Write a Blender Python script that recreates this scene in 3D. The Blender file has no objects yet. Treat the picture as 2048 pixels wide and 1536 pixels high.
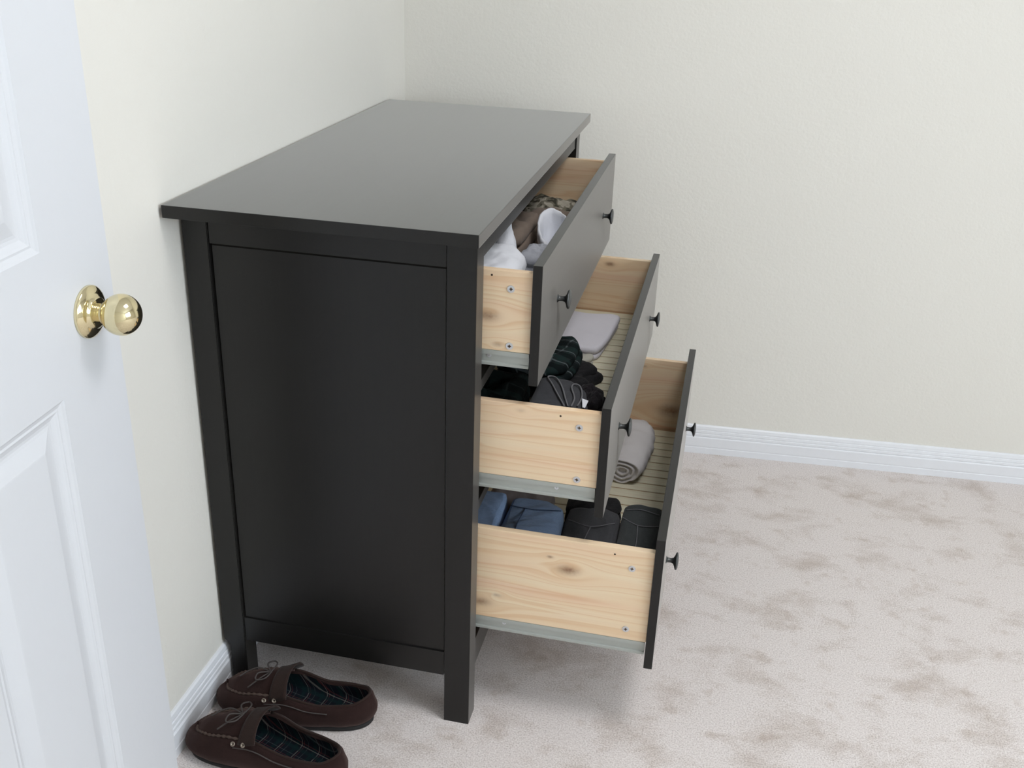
import bpy, bmesh, math, random
from mathutils import Vector, Matrix, noise

S = bpy.context.scene
COL = S.collection

# ------------------------------------------------------------------ camera
cam_data = bpy.data.cameras.new('camera')
cam = bpy.data.objects.new('camera', cam_data)
COL.objects.link(cam)
CR = Vector((0.975463, 0.217718, 0.032734))
CU = Vector((-0.119380, 0.398122, 0.909532))
CF = Vector((-0.184989, 0.891122, -0.414344))
CP = Vector((0.842939, -1.381613, 1.374937))
cam.matrix_world = Matrix(((CR.x, CU.x, -CF.x, CP.x), (CR.y, CU.y, -CF.y, CP.y), (CR.z, CU.z, -CF.z, CP.z), (0, 0, 0, 1)))
cam_data.sensor_width = 36.0
cam_data.lens = 2047.6 / 2048 * 36.0
cam_data.clip_start = 0.02
S.camera = cam

# ------------------------------------------------------------------ world and light
ROOM_R, ROOM_B, ROOM_T = 3.9, -2.4, 2.44          # right wall x, back wall y, ceiling z
WIN = (-2.20, -0.35, 0.85, 2.20)                   # window in the right wall: y0, y1, z0, z1
world = bpy.data.worlds.new('world'); S.world = world
world.use_nodes = True
wb = world.node_tree.nodes['Background']
wb.inputs['Color'].default_value = (0.62, 0.78, 1.0, 1)
wb.inputs['Strength'].default_value = 1.0

def area(name, loc, rot, sx, sy, power, color):
    d = bpy.data.lights.new(name, 'AREA'); d.shape = 'RECTANGLE'
    d.size = sx; d.size_y = sy; d.energy = power; d.color = color
    o = bpy.data.objects.new(name, d); COL.objects.link(o)
    o.location = loc; o.rotation_euler = rot
    return o
# daylight entering through the window in the right wall
area('window_daylight', (ROOM_R - 0.02, (WIN[0] + WIN[1]) / 2, (WIN[2] + WIN[3]) / 2), (0, math.radians(68), 0),
     WIN[3] - WIN[2] - .1, WIN[1] - WIN[0] - .1, 86, (0.82, 0.92, 1.0))
# unseen overhead fill, added to brighten the drawer interiors and carpet
area('overhead_fill', (1.35, -0.25, ROOM_T - .06), (0, 0, 0), 0.6, 0.6, 22, (0.97, 0.97, 1.0))

S.view_settings.view_transform = 'Standard'
S.view_settings.look = 'None'
S.view_settings.gamma = 1.0
S.view_settings.use_curve_mapping = False
S.view_settings.exposure = -0.30

# ------------------------------------------------------------------ helpers
def fix(o, parent):
    o.parent = parent
    if parent is not None:
        o.matrix_parent_inverse = parent_world(parent).inverted()
def parent_world(p):
    m = p.matrix_basis.copy()
    if p.parent is not None:
        m = parent_world(p.parent) @ p.matrix_parent_inverse @ m
    return m
def link(name, me, mat, parent=None, smooth=False):
    o = bpy.data.objects.new(name, me); COL.objects.link(o)
    if mat is not None and len(me.materials) == 0:
        me.materials.append(mat)
    if smooth:
        for p in me.polygons: p.use_smooth = True
    fix(o, parent)
    return o
def empty(name, loc, rz=0.0):
    o = bpy.data.objects.new(name, None); COL.objects.link(o)
    o.location = loc; o.rotation_euler = (0, 0, rz); o.empty_display_size = .05
    return o
def tag(o, label=None, cat=None, group=None, kind=None):
    if label: o['label'] = label
    if cat: o['category'] = cat
    if group: o['group'] = group
    if kind: o['kind'] = kind
    return o
def box_mesh(lo, hi, bevel=0.0, seg=2):
    bm = bmesh.new()
    bmesh.ops.create_cube(bm, size=1.0)
    for v in bm.verts:
        v.co = Vector([lo[k] + (hi[k] - lo[k]) * (v.co[k] + .5) for k in range(3)])
    if bevel > 0:
        bmesh.ops.bevel(bm, geom=list(bm.edges), offset=bevel, segments=seg, profile=.7, affect='EDGES')
    me = bpy.data.meshes.new('box'); bm.to_mesh(me); bm.free()
    return me
def box(name, lo, hi, mat, parent=None, bevel=0.0, seg=2):
    return link(name, box_mesh(lo, hi, bevel, seg), mat, parent)
def mesh_of(verts, faces):
    me = bpy.data.meshes.new('m'); me.from_pydata([tuple(v) for v in verts], [], faces); me.update()
    return me
def lathe_mesh(profile, axis='X', n=32):
    """profile: (distance along axis, radius) pairs; closed with caps at r=0"""
    vs, fs = [], []
    for a, r in profile:
        for k in range(n):
            t = 2 * math.pi * k / n
            p = (a, r * math.cos(t), r * math.sin(t)) if axis == 'X' else (r * math.cos(t), -a, r * math.sin(t)) if axis == '-Y' else (r * math.cos(t), r * math.sin(t), a)
            vs.append(p)
    for i in range(len(profile) - 1):
        for k in range(n):
            a = i * n + k; b = i * n + (k + 1) % n
            fs.append((a, b, b + n, a + n))
    fs.append(tuple(range(n))[::-1]); fs.append(tuple((len(profile) - 1) * n + k for k in range(n)))
    me = mesh_of(vs, fs)
    bm = bmesh.new(); bm.from_mesh(me); bmesh.ops.recalc_face_normals(bm, faces=bm.faces); bm.to_mesh(me); bm.free()
    return me
def tube_mesh(pts, rad, n=6, closed=False):
    pts = [Vector(p) for p in pts]; vs, fs = [], []
    m = len(pts); up = Vector((0, 0, 1))
    for i, p in enumerate(pts):
        t = (pts[(i + 1) % m] - pts[i - 1]) if closed else (pts[min(i + 1, m - 1)] - pts[max(i - 1, 0)])
        if t.length < 1e-9: t = Vector((1, 0, 0))
        t.normalize()
        a = t.cross(up if abs(t.z) < .9 else Vector((0, 1, 0))).normalized(); b = t.cross(a)
        r = rad[i] if isinstance(rad, (list, tuple)) else rad
        for k in range(n):
            w = 2 * math.pi * k / n
            vs.append(p + (a * math.cos(w) + b * math.sin(w)) * r)
    for i in range(m if closed else m - 1):
        for k in range(n):
            a = i * n + k; b = i * n + (k + 1) % n; j = (i + 1) % m
            fs.append((a, b, j * n + (k + 1) % n, j * n + k))
    if not closed:
        fs.append(tuple(range(n))); fs.append(tuple((m - 1) * n + k for k in range(n)))
    me = mesh_of(vs, fs)
    bm = bmesh.new(); bm.from_mesh(me); bmesh.ops.recalc_face_normals(bm, faces=bm.faces); bm.to_mesh(me); bm.free()
    return me
def catmull(pts, n=8):
    pts = [Vector(p) for p in pts]; out = []
    for i in range(len(pts) - 1):
        p0, p1, p2, p3 = pts[max(i - 1, 0)], pts[i], pts[i + 1], pts[min(i + 2, len(pts) - 1)]
        for k in range(n):
            t = k / n
            out.append(.5 * ((2 * p1) + (p2 - p0) * t + (2 * p0 - 5 * p1 + 4 * p2 - p3) * t * t + (3 * p1 - p0 - 3 * p2 + p3) * t ** 3))
    out.append(pts[-1]); return out

# ------------------------------------------------------------------ materials
class N:
    """tiny node-graph writer"""
    def __init__(s, name):
        s.m = bpy.data.materials.new(name); s.m.use_nodes = True
        s.t = s.m.node_tree; s.b = s.t.nodes['Principled BSDF']
    def new(s, kind, **kw):
        n = s.t.nodes.new(kind)
        for k, v in kw.items():
            if k in n.inputs: n.inputs[k].default_value = v
            else: setattr(n, k, v)
        return n
    def put(s, sock, v):
        if isinstance(v, bpy.types.NodeSocket): s.t.links.new(v, sock)
        elif v is not None: sock.default_value = v
    def coord(s, scale=(1, 1, 1), loc=(0, 0, 0), rot=(0, 0, 0)):
        tc = s.new('ShaderNodeTexCoord'); mp = s.new('ShaderNodeMapping')
        mp.inputs['Scale'].default_value = scale; mp.inputs['Location'].default_value = loc; mp.inputs['Rotation'].default_value = rot
        s.t.links.new(tc.outputs['Object'], mp.inputs['Vector'])
        return mp.outputs['Vector']
    def noise(s, vec, scale, detail=2.0, rough=.5, dist=0.0):
        n = s.new('ShaderNodeTexNoise', Scale=scale, Detail=detail, Roughness=rough, Distortion=dist)
        s.put(n.inputs['Vector'], vec); return n.outputs['Fac']
    def math(s, op, a, b=None, c=None, clamp=False):
        n = s.new('ShaderNodeMath', operation=op); n.use_clamp = clamp
        s.put(n.inputs[0], a); s.put(n.inputs[1], b)
        if c is not None: s.put(n.inputs[2], c)
        return n.outputs[0]
    def ramp(s, fac, stops):
        n = s.new('ShaderNodeValToRGB'); s.put(n.inputs['Fac'], fac); e = n.color_ramp.elements
        while len(e) < len(stops): e.new(.5)
        for el, (p, c) in zip(e, stops):
            el.position = p; el.color = (*c, 1) if len(c) == 3 else c
        return n.outputs['Color']
    def mix(s, fac, a, b, mode='MIX'):
        n = s.new('ShaderNodeMix', data_type='RGBA', blend_type=mode)
        s.put(n.inputs['Factor'], fac)
        s.put(n.inputs['A'] if False else n.inputs[6], a if isinstance(a, bpy.types.NodeSocket) else (*a, 1))
        s.put(n.inputs[7], b if isinstance(b, bpy.types.NodeSocket) else (*b, 1))
        return n.outputs[2]
    def bump(s, h, strength, dist):
        n = s.new('ShaderNodeBump', Strength=strength, Distance=dist); s.put(n.inputs['Height'], h)
        s.t.links.new(n.outputs['Normal'], s.b.inputs['Normal'])
    def sep(s, vec):
        n = s.new('ShaderNodeSeparateXYZ'); s.put(n.inputs[0], vec); return n.outputs
    def base(s, c): s.put(s.b.inputs['Base Color'], c if isinstance(c, bpy.types.NodeSocket) else (*c, 1))
    def set(s, **kw):
        for k, v in kw.items(): s.put(s.b.inputs[k.replace('_', ' ')], v)
        return s

def wall_mat(name, col, scale=150):
    n = N(name); v = n.coord()
    a = n.noise(v, scale, 3, .55); b = n.noise(v, scale * .35, 2, .5)
    n.bump(n.math('ADD', a, b), .30, .0018)
    n.base(n.mix(n.noise(v, 3.0, 2), tuple(c * .985 for c in col), col)); n.set(Roughness=.75)
    n.b.inputs['Specular IOR Level'].default_value = .25
    return n.m
M = {}
M['wall'] = wall_mat('cream_wall_paint', (.785, .760, .700))
M['ceiling'] = wall_mat('ceiling_paint', (.86, .85, .83), 90)
def plain(name, col, rough=.5, metal=0.0, spec=.5):
    n = N(name); v = n.coord()
    n.base(n.mix(n.noise(v, 40, 2), tuple(c * .96 for c in col), col)); n.set(Roughness=rough, Metallic=metal)
    n.b.inputs['Specular IOR Level'].default_value = spec
    return n.m
M['trim'] = plain('white_trim_paint', (.83, .84, .87), .35)
def door_mat():
    n = N('white_door_paint'); v = n.coord(scale=(30, 30, 1.5))
    n.bump(n.noise(v, 14, 3), .06, .001)
    n.base((.68, .69, .715)); n.set(Roughness=.45); return n.m
M['door'] = door_mat()
def brass():
    n = N('polished_brass'); v = n.coord()
    n.base((.80, .71, .46)); n.set(Metallic=1.0, Roughness=.09); return n.m
M['brass'] = brass()
def carpet():
    n = N('beige_carpet'); v = n.coord()
    fine = n.noise(v, 330, 3, .75); mid = n.noise(v, 90, 2, .6); tuft = n.noise(v, 800, 1, .5)
    patch = n.math('ADD', n.noise(n.coord(scale=(1, 1.4, 1), rot=(0, 0, .35)), 6.0, 5, .62, .2), n.math('MULTIPLY', n.math('SUBTRACT', fine, .5), .22))
    spots = n.noise(n.coord(loc=(3, 5, 0)), 17, 3, .6)
    c1 = n.ramp(fine, [(.30, (.50, .44, .415)), (.50, (.79, .72, .69)), (.70, (.95, .90, .875))])
    pm = n.ramp(patch, [(.32, (.76, .72, .68)), (.50, (1, 1, 1))])
    ps = n.ramp(spots, [(.30, (.86, .83, .80)), (.42, (1, 1, 1))])
    n.base(n.mix(n.math('MULTIPLY', n.math('SUBTRACT', 1.0, mid), .12), n.mix(1.0, n.mix(1.0, c1, pm, 'MULTIPLY'), ps, 'MULTIPLY'), (.50, .43, .39)))
    h = n.math('ADD', n.math('MULTIPLY', fine, 1.0), n.math('ADD', n.math('MULTIPLY', mid, .5), n.math('MULTIPLY', tuft, .4)))
    n.bump(h, .45, .004); n.set(Roughness=1.0)
    n.b.inputs['Specular IOR Level'].default_value = .05
    n.b.inputs['Sheen Weight'].default_value = .15
    return n.m
M['carpet'] = carpet()
def darkwood(name, grain, added_sheen=.38):
    n = N(name)
    sc = {'x': (2.0, 70, 70), 'y': (70, 2.0, 70), 'z': (70, 70, 2.0)}[grain]
    v = n.coord(scale=sc); g = n.noise(v, 2.0, 4, .6)
    n.base(n.ramp(g, [(.3, (.0030, .0027, .0025)), (.7, (.0044, .0040, .0036))]))
    n.put(n.b.inputs['Roughness'], n.math('ADD', .34, n.math('MULTIPLY', g, .03)))
    n.b.inputs['IOR'].default_value = 1.48
    n.b.inputs['Sheen Weight'].default_value = added_sheen      # sheen added to stand in for light reflected at grazing angles
    n.b.inputs['Sheen Roughness'].default_value = .30
    n.b.inputs['Sheen Tint'].default_value = (1, .97, .92, 1)
    return n.m
for g in 'xyz': M['dark_' + g] = darkwood('black_brown_stain_' + g, g)
M['dark_top'] = darkwood('black_brown_top_added_sheen', 'y', 1.0)  # same stain with more added sheen, so the top reads lighter
M['dark_front'] = darkwood('black_brown_drawer_front', 'y', .55)  # same stain, added sheen between that of top and sides
M['gap'] = plain('dark_inside_and_groove_shade', (.006, .005, .0045), .8, 0.0, .1)  # cabinet inside, and the painted shade line of the panel groove

def pine(name, grain, knots=(), seed=0.0, tone=1.0):
    """clear-lacquered pine; grain 'x' (sides) or 'y' (backs); knots: (along, z, r, darkness)"""
    n = N(name)
    al = 'X' if grain == 'x' else 'Y'
    p = n.sep(n.coord(loc=(seed, seed * .7, seed * .3)))
    q = n.sep(n.coord())
    a, z = p[al], p['Z']
    ka, kz = q[al], q['Z']
    warp = None; dark = None
    for (kx, kzz, r, d) in knots:
        dx = n.math('MULTIPLY', n.math('SUBTRACT', ka, kx), .5); dz = n.math('SUBTRACT', kz, kzz)
        d2 = n.math('ADD', n.math('MULTIPLY', dx, dx), n.math('MULTIPLY', dz, dz))
        w = n.math('MULTIPLY', n.math('MULTIPLY', dz, -1.5), n.math('POWER', 2.718, n.math('MULTIPLY', d2, -1 / (5 * r * r))))
        warp = w if warp is None else n.math('ADD', warp, w)
        core = n.math('MULTIPLY', n.math('POWER', 2.718, n.math('MULTIPLY', d2, -1 / (.55 * r * r))), d)
        dark = core if dark is None else n.math('ADD', dark, core)
    zz = z if warp is None else n.math('ADD', z, warp)
    cb = n.new('ShaderNodeCombineXYZ')
    n.put(cb.inputs[0], n.math('MULTIPLY', a, 1.3)); n.put(cb.inputs[1], 0.0); n.put(cb.inputs[2], n.math('MULTIPLY', zz, 30.0))
    big = n.noise(cb.outputs[0], 1.0, 2, .5, .3)
    lines = n.math('FRACT', n.math('MULTIPLY', n.math('ADD', n.math('MULTIPLY', zz, 55.0), n.math('MULTIPLY', big, 6.0)), 1.0))
    cb2 = n.new('ShaderNodeCombineXYZ')
    n.put(cb2.inputs[0], n.math('MULTIPLY', a, 6.0)); n.put(cb2.inputs[2], n.math('MULTIPLY', zz, 420.0))
    fib = n.noise(cb2.outputs[0], 1.0, 3, .6)
    t = tone
    c0 = n.ramp(big, [(.30, (.90 * t, .735 * t, .52 * t)), (.52, (.88 * t, .675 * t, .46 * t)), (.72, (.86 * t, .60 * t, .415 * t))])
    lm = n.ramp(lines, [(0.0, (1, 1, 1)), (.55, (.99, .97, .94)), (.88, (.90, .78, .66)), (1.0, (1, 1, 1))])
    c1 = n.mix(.8, c0, lm, 'MULTIPLY')
    c2 = n.mix(n.math('MULTIPLY', n.math('SUBTRACT', fib, .45), .8, clamp=True), c1, (.74 * t, .53 * t, .35 * t))
    if dark is not None:
        rough = n.noise(n.coord(), 160, 3, .6)
        c2 = n.mix(n.math('MULTIPLY', dark, n.math('ADD', .45, n.math('MULTIPLY', rough, .9)), clamp=True), c2, (.24, .115, .06))
    n.base(c2); n.set(Roughness=.42); n.bump(fib, .04, .0004)
    return n.m
def plank_mat():
    n = N('striped_pine_bottom'); v = n.coord(scale=(3, 120, 3))
    g = n.noise(v, 1.2, 3, .6)
    n.base(n.ramp(g, [(.30, (.72, .66, .49)), (.55, (.80, .76, .58)), (.75, (.73, .63, .47))])); n.set(Roughness=.5); return n.m
M['plank'] = plank_mat()
M['plank_gap'] = plain('brown_plank_joint', (.42, .27, .15), .7)
M['rail'] = plain('grey_coated_steel', (.43, .45, .42), .38, .25)
M['zinc'] = plain('zinc_plated_screw', (.72, .74, .78), .28, .9)
M['hole'] = plain('dark_hole', (.03, .015, .008), .9)
M['knob'] = plain('dark_pewter_knob', (.10, .105, .105), .34, .75)

def fabric(name, c1, c2=None, weave=700, rough=.95, mottle=12, bump=.35, axis=None):
    n = N(name); v = n.coord()
    c2 = c2 or tuple(c * .75 for c in c1)
    f = n.noise(v, mottle, 4, .6)
    w = n.noise(n.coord(scale=axis) if axis else v, weave, 2, .6)
    n.base(n.mix(n.math('ADD', n.math('MULTIPLY', f, .6), n.math('MULTIPLY', w, .4)), c1, c2))
    n.bump(n.math('ADD', w, n.math('MULTIPLY', f, .6)), bump, .002)
    n.set(Roughness=rough); n.b.inputs['Specular IOR Level'].default_value = .12
    n.b.inputs['Sheen Weight'].default_value = .08
    return n.m
def plaid(name, ground, bands, size, rot=0.0, mottle=.3):
    """bands: (offset, width, colour, strength) repeated every size metres in x and y"""
    n = N(name); p = n.sep(n.coord(rot=(0, 0, rot)))
    col = n.mix(n.noise(n.coord(), 60, 3), ground, tuple(g * .6 for g in ground))
    for ax in ('X', 'Y'):
        fr = n.math('FRACT', n.math('MULTIPLY', n.math('ADD', p[ax], n.math('MULTIPLY', p['Z'], .35)), 1.0 / size))
        for off, wd, c, st in bands:
            m = n.math('LESS_THAN', n.math('ABSOLUTE', n.math('SUBTRACT', fr, off)), wd)
            col = n.mix(n.math('MULTIPLY', m, st), col, c)
    n.base(col); n.set(Roughness=.95); n.b.inputs['Specular IOR Level'].default_value = .1
    n.bump(n.noise(n.coord(), 800, 2), .25, .0012)
    return n.m

# ------------------------------------------------------------------ room shell
WX = -0.006                                   # left wall surface
FW0 = (WX, 1.215)                             # far wall meets left wall
FWD = Vector((1.0, 0.072)).normalized()       # run of the far wall
FWN = Vector((FWD.y, -FWD.x))                 # its normal, into the room
LEN = (ROOM_R - WX) / FWD.x
FWE = (FW0[0] + FWD.x * LEN, FW0[1] + FWD.y * LEN)

def prism(name, poly, z0, z1, mat, parent=None):
    n = len(poly)
    vs = [(x, y, z0) for x, y in poly] + [(x, y, z1) for x, y in poly]
    fs = [tuple(range(n))[::-1], tuple(range(n, 2 * n))] + [(i, (i + 1) % n, n + (i + 1) % n, n + i) for i in range(n)]
    me = mesh_of(vs, fs)
    bm = bmesh.new(); bm.from_mesh(me); bmesh.ops.recalc_face_normals(bm, faces=bm.faces); bm.to_mesh(me); bm.free()
    return link(name, me, mat, parent)
T = .12
tag(prism('floor', [(WX - T, ROOM_B - T), (ROOM_R + T, ROOM_B - T), (ROOM_R + T, FWE[1] + T), (WX - T, FW0[1] + T)], -.06, 0, M['carpet']),
    'beige cut-pile carpet with brushed darker patches', None, kind='structure')
tag(prism('ceiling', [(WX - T, ROOM_B - T), (ROOM_R + T, ROOM_B - T), (ROOM_R + T, FWE[1] + T), (WX - T, FW0[1] + T)], ROOM_T, ROOM_T + .08, M['ceiling']), kind='structure')
tag(box('wall_left', (WX - T, ROOM_B - T, 0), (WX, FW0[1], ROOM_T), M['wall']), 'cream wall behind the dresser and door', kind='structure')
tag(prism('wall_far', [FW0, FWE, (FWE[0] + T, FWE[1] + T), (FW0[0] - T, FW0[1] + T)], 0, ROOM_T, M['wall']), 'cream wall with orange-peel texture beyond the dresser', kind='structure')
tag(box('wall_near', (WX, ROOM_B - T, 0), (ROOM_R, ROOM_B, ROOM_T), M['wall']), kind='structure')
# right wall with its window opening
bm = bmesh.new()
y0, y1, z0, z1 = WIN
for lo, hi in (((ROOM_R, ROOM_B - T, 0), (ROOM_R + T, y0, ROOM_T)), ((ROOM_R, y1, 0), (ROOM_R + T, FWE[1], ROOM_T)),
               ((ROOM_R, y0, 0), (ROOM_R + T, y1, z0)), ((ROOM_R, y0, z1), (ROOM_R + T, y1, ROOM_T))):
    r = bmesh.ops.create_cube(bm, size=1.0)
    for v in r['verts']: v.co = Vector([lo[k] + (hi[k] - lo[k]) * (v.co[k] + .5) for k in range(3)])
me = bpy.data.meshes.new('wall'); bm.to_mesh(me); bm.free()
tag(link('wall_right', me, M['wall']), kind='structure')
win = tag(empty('window_1', (ROOM_R, (y0 + y1) / 2, z0)), 'white framed window in the right wall', kind='structure')
fw = .05
for lo, hi in (((ROOM_R + .05, y0, z0), (ROOM_R + .10, y0 + fw, z1)), ((ROOM_R + .05, y1 - fw, z0), (ROOM_R + .10, y1, z1)),
               ((ROOM_R + .05, y0 + fw, z0), (ROOM_R + .10, y1 - fw, z0 + fw)), ((ROOM_R + .05, y0 + fw, z1 - fw), (ROOM_R + .10, y1 - fw, z1))):
    box('window_frame', lo, hi, M['trim'], win)
gl = N('window_glass'); gl.base((.9, .95, 1)); gl.set(Roughness=.02); gl.b.inputs['Transmission Weight'].default_value = 1.0
box('pane', (ROOM_R + .072, y0 + fw, z0 + fw), (ROOM_R + .078, y1 - fw, z1 - fw), gl.m, win)

# baseboards: moulded profile (distance out of the wall, height)
BP = [(0, 0), (.0125, 0), (.0125, .018), (.0115, .0195), (.0115, .021), (.0125, .0225), (.0125, .049), (.0112, .051), (.0095, .052), (.0110, .0545), (.0105, .060),
      (.0085, .0615), (.0095, .064), (.0085, .070), (.0065, .0715), (.0072, .074), (.0055, .0825), (.003, .0855), (0, .086)]
def baseboard(name, a, b, nrm):
    vs = []; n = len(BP)
    for e in (a, b):
        for d, z in BP: vs.append((e[0] + nrm[0] * d, e[1] + nrm[1] * d, z))
    fs = [(i, (i + 1) % n, n + (i + 1) % n, n + i) for i in range(n)] + [tuple(range(n)), tuple(range(n, 2 * n))]
    me = mesh_of(vs, fs)
    bm = bmesh.new(); bm.from_mesh(me); bmesh.ops.recalc_face_normals(bm, faces=bm.faces); bm.to_mesh(me); bm.free()
    return tag(link(name, me, M['trim']), 'white moulded baseboard', kind='structure')
baseboard('baseboard_left', (WX, ROOM_B), (WX, FW0[1] + .0), (1, 0))
baseboard('baseboard_far', (FW0[0] + .0, FW0[1]), FWE, FWN)

# ------------------------------------------------------------------ door (open, parallel to the left wall)
DE = Vector((.0817, -.268, 0)); DA = math.radians(3.0)
DT = Vector((math.sin(DA), -math.cos(DA), 0))       # from the latch edge towards the hinges
DN = Vector((math.cos(DA), math.sin(DA), 0))        # room side normal
DW, DH, DTH = .76, 2.03, .035
door = empty('door_1', DE + DT * DW + Vector((0, 0, .012)))
tag(door, 'white six-panel door standing open beside the left wall', kind='structure')
def dp(s, z, d): return DE + DT * s + DN * d + Vector((0, 0, z))
cols = [(.138, .338), (.428, .628)]
rows = [(.19, .828), (1.012, 1.60), (1.70, 1.92)]
panels = [(c[0], c[1], r[0], r[1]) for c in cols for r in rows]
def grid_face(d, flip):
    """door face as a grid with the panel openings left out"""
    ss = sorted({0, DW, *[v for c in cols for v in c]}); zs = sorted({.012, DH, *[v for r in rows for v in r]})
    vs, fs = [], []
    for i in range(len(ss) - 1):
        for j in range(len(zs) - 1):
            sm, zm = (ss[i] + ss[i + 1]) / 2, (zs[j] + zs[j + 1]) / 2
            if any(p[0] < sm < p[1] and p[2] < zm < p[3] for p in panels): continue
            k = len(vs)
            vs += [dp(ss[i], zs[j], d), dp(ss[i + 1], zs[j], d), dp(ss[i + 1], zs[j + 1], d), dp(ss[i], zs[j + 1], d)]
            fs.append((k, k + 1, k + 2, k + 3))
    return vs, fs
vs, fs = grid_face(0, False); v2, f2 = grid_face(-DTH, True)
k = len(vs); vs += v2; fs += [tuple(i + k for i in f) for f in f2]
k = len(vs); ring = [(0, .012), (DW, .012), (DW, DH), (0, DH)]
for d in (0, -DTH): vs += [dp(s, z, d) for s, z in ring]
fs += [(k + i, k + (i + 1) % 4, k + 4 + (i + 1) % 4, k + 4 + i) for i in range(4)]
# close the openings from inside so that the slab is a solid body
for p in panels:
    for d in (-.0095, -DTH + .0095):
        k = len(vs); vs += [dp(p[0], p[2], d), dp(p[1], p[2], d), dp(p[1], p[3], d), dp(p[0], p[3], d)]
me = mesh_of(vs, fs)
bm = bmesh.new(); bm.from_mesh(me); bmesh.ops.remove_doubles(bm, verts=bm.verts, dist=1e-5)
bmesh.ops.recalc_face_normals(bm, faces=bm.faces)
bmesh.ops.delete(bm, geom=[v for v in bm.verts if not v.link_faces], context='VERTS'); bm.to_mesh(me); bm.free()
link('door_slab', me, M['door'], door)
PROF = [(0, 0), (.003, -.0025), (.008, -.0045), (.011, -.0040), (.014, -.0060), (.020, -.0088), (.024, -.0092), (.028, -.0085), (.048, -.0022), (.050, -.0020)]
for p in panels:
    for side in (0, 1):
        vs, fs = [], []
        for ins, d in PROF:
            dd = d if side == 0 else -DTH - d
            vs += [dp(p[0] + ins, p[2] + ins, dd), dp(p[1] - ins, p[2] + ins, dd), dp(p[1] - ins, p[3] - ins, dd), dp(p[0] + ins, p[3] - ins, dd)]
        for i in range(len(PROF) - 1):
            for q in range(4):
                fs.append((i * 4 + q, i * 4 + (q + 1) % 4, i * 4 + 4 + (q + 1) % 4, i * 4 + 4 + q))
        m = (len(PROF) - 1) * 4; fs.append((m, m + 1, m + 2, m + 3))
        if side == 0: fs = [f[::-1] for f in fs]
        link('door_panel', mesh_of(vs, fs), M['door'], door)
rot_n = Matrix.Rotation(DA, 4, 'Z')
KZ = .913
def on_door(name, me, s, z, d, mat, parent):
    me.transform(Matrix.Translation(dp(s, z, d)) @ rot_n)
    return link(name, me, mat, parent, smooth=True)
ros = on_door('rosette', lathe_mesh([(0, .0335), (.003, .0335), (.0045, .0325), (.0055, .031), (.0075, .0285), (.0095, .024), (.0105, .0205), (.0125, .0195), (.0135, .0175), (.014, .012)], 'X', 48), .060, KZ, 0, M['brass'], door)
tag(ros, 'polished brass door knob plate')
kp = [(.010, .0125), (.016, .0118), (.0195, .0125), (.0215, .0145)]
for i in range(3, 25):
    a = math.pi * i / 24
    kp.append((.0435 - .0262 * math.cos(a) * .93, max(.0262 * math.sin(a), .0004)))
kp = [kp[0], kp[1], kp[2]] + [q for q in kp[3:] if q[0] > .0205]
on_door('knob', lathe_mesh(kp, 'X', 48), .060, KZ, 0, M['brass'], ros)
lm = box_mesh((0, 0, 0), (.001, .026, .057))
lm.transform(Matrix.Translation(dp(0, KZ - .028, -.031)) @ Matrix.Rotation(DA + math.pi / 2, 4, 'Z') @ Matrix.Translation((0, -.026, 0)))
link('latch_plate', lm, M['brass'], door)
# short return wall and jamb that carry the hinges
hx = (DE + DT * DW).x; hy = (DE + DT * DW).y
tag(box('wall_return', (WX, hy - .13, 0), (hx - .055, hy - .01, ROOM_T), M['wall']), kind='structure')
tag(box('trim_1', (hx - .055, hy - .135, 0), (hx - .037, hy - .005, 2.06), M['trim']), 'white door jamb', kind='structure')
for zz in (.25, 1.05, 1.80):
    h = link('hinge', lathe_mesh([(0, .006), (.09, .006)], 'Z', 12), M['brass'], None)
    h.location = (hx + .004, hy - .006, zz); fix(h, door)

# ------------------------------------------------------------------ chest of drawers
CW, CD, CH, CT = 1.0753, .5, .9592, .0202
OY = .053; LXF = .485; LW = .0475; LD = .043
YN0, YN1 = OY, OY + LD                         # near legs
YF0, YF1 = CW - OY - LD, CW - OY               # far legs
chest = tag(empty('chest_of_drawers', (CD / 2, CW / 2, 0)), 'black-brown wooden chest of three drawers, all pulled open in steps', 'dresser')
box('top_board', (.0, 0, CH - CT), (CD, CW, CH), M['dark_top'], chest, .0012, 2)
def back_leg(ya, yb):
    prof = [(.012, 0), (.012, .088), (.0, .100), (.0, CH - CT), (LW - .004, CH - CT), (LW - .004, 0)]
    vs = [(x, ya, z) for x, z in prof] + [(x, yb, z) for x, z in prof]; n = len(prof)
    fs = [tuple(range(n)), tuple(range(n, 2 * n))] + [(i, (i + 1) % n, n + (i + 1) % n, n + i) for i in range(n)]
    me = mesh_of(vs, fs); bm = bmesh.new(); bm.from_mesh(me); bmesh.ops.recalc_face_normals(bm, faces=bm.faces)
    bmesh.ops.bevel(bm, geom=list(bm.edges), offset=.0012, segments=2, affect='EDGES'); bm.to_mesh(me); bm.free()
    return link('leg', me, M['dark_z'], chest)
for ya, yb in ((YN0, YN1), (YF0, YF1)):
    back_leg(ya, yb)
    box('leg', (LXF - LW, ya, 0), (LXF, yb, CH - CT), M['dark_z'], chest, .0015)
BX = LW - .004
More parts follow.
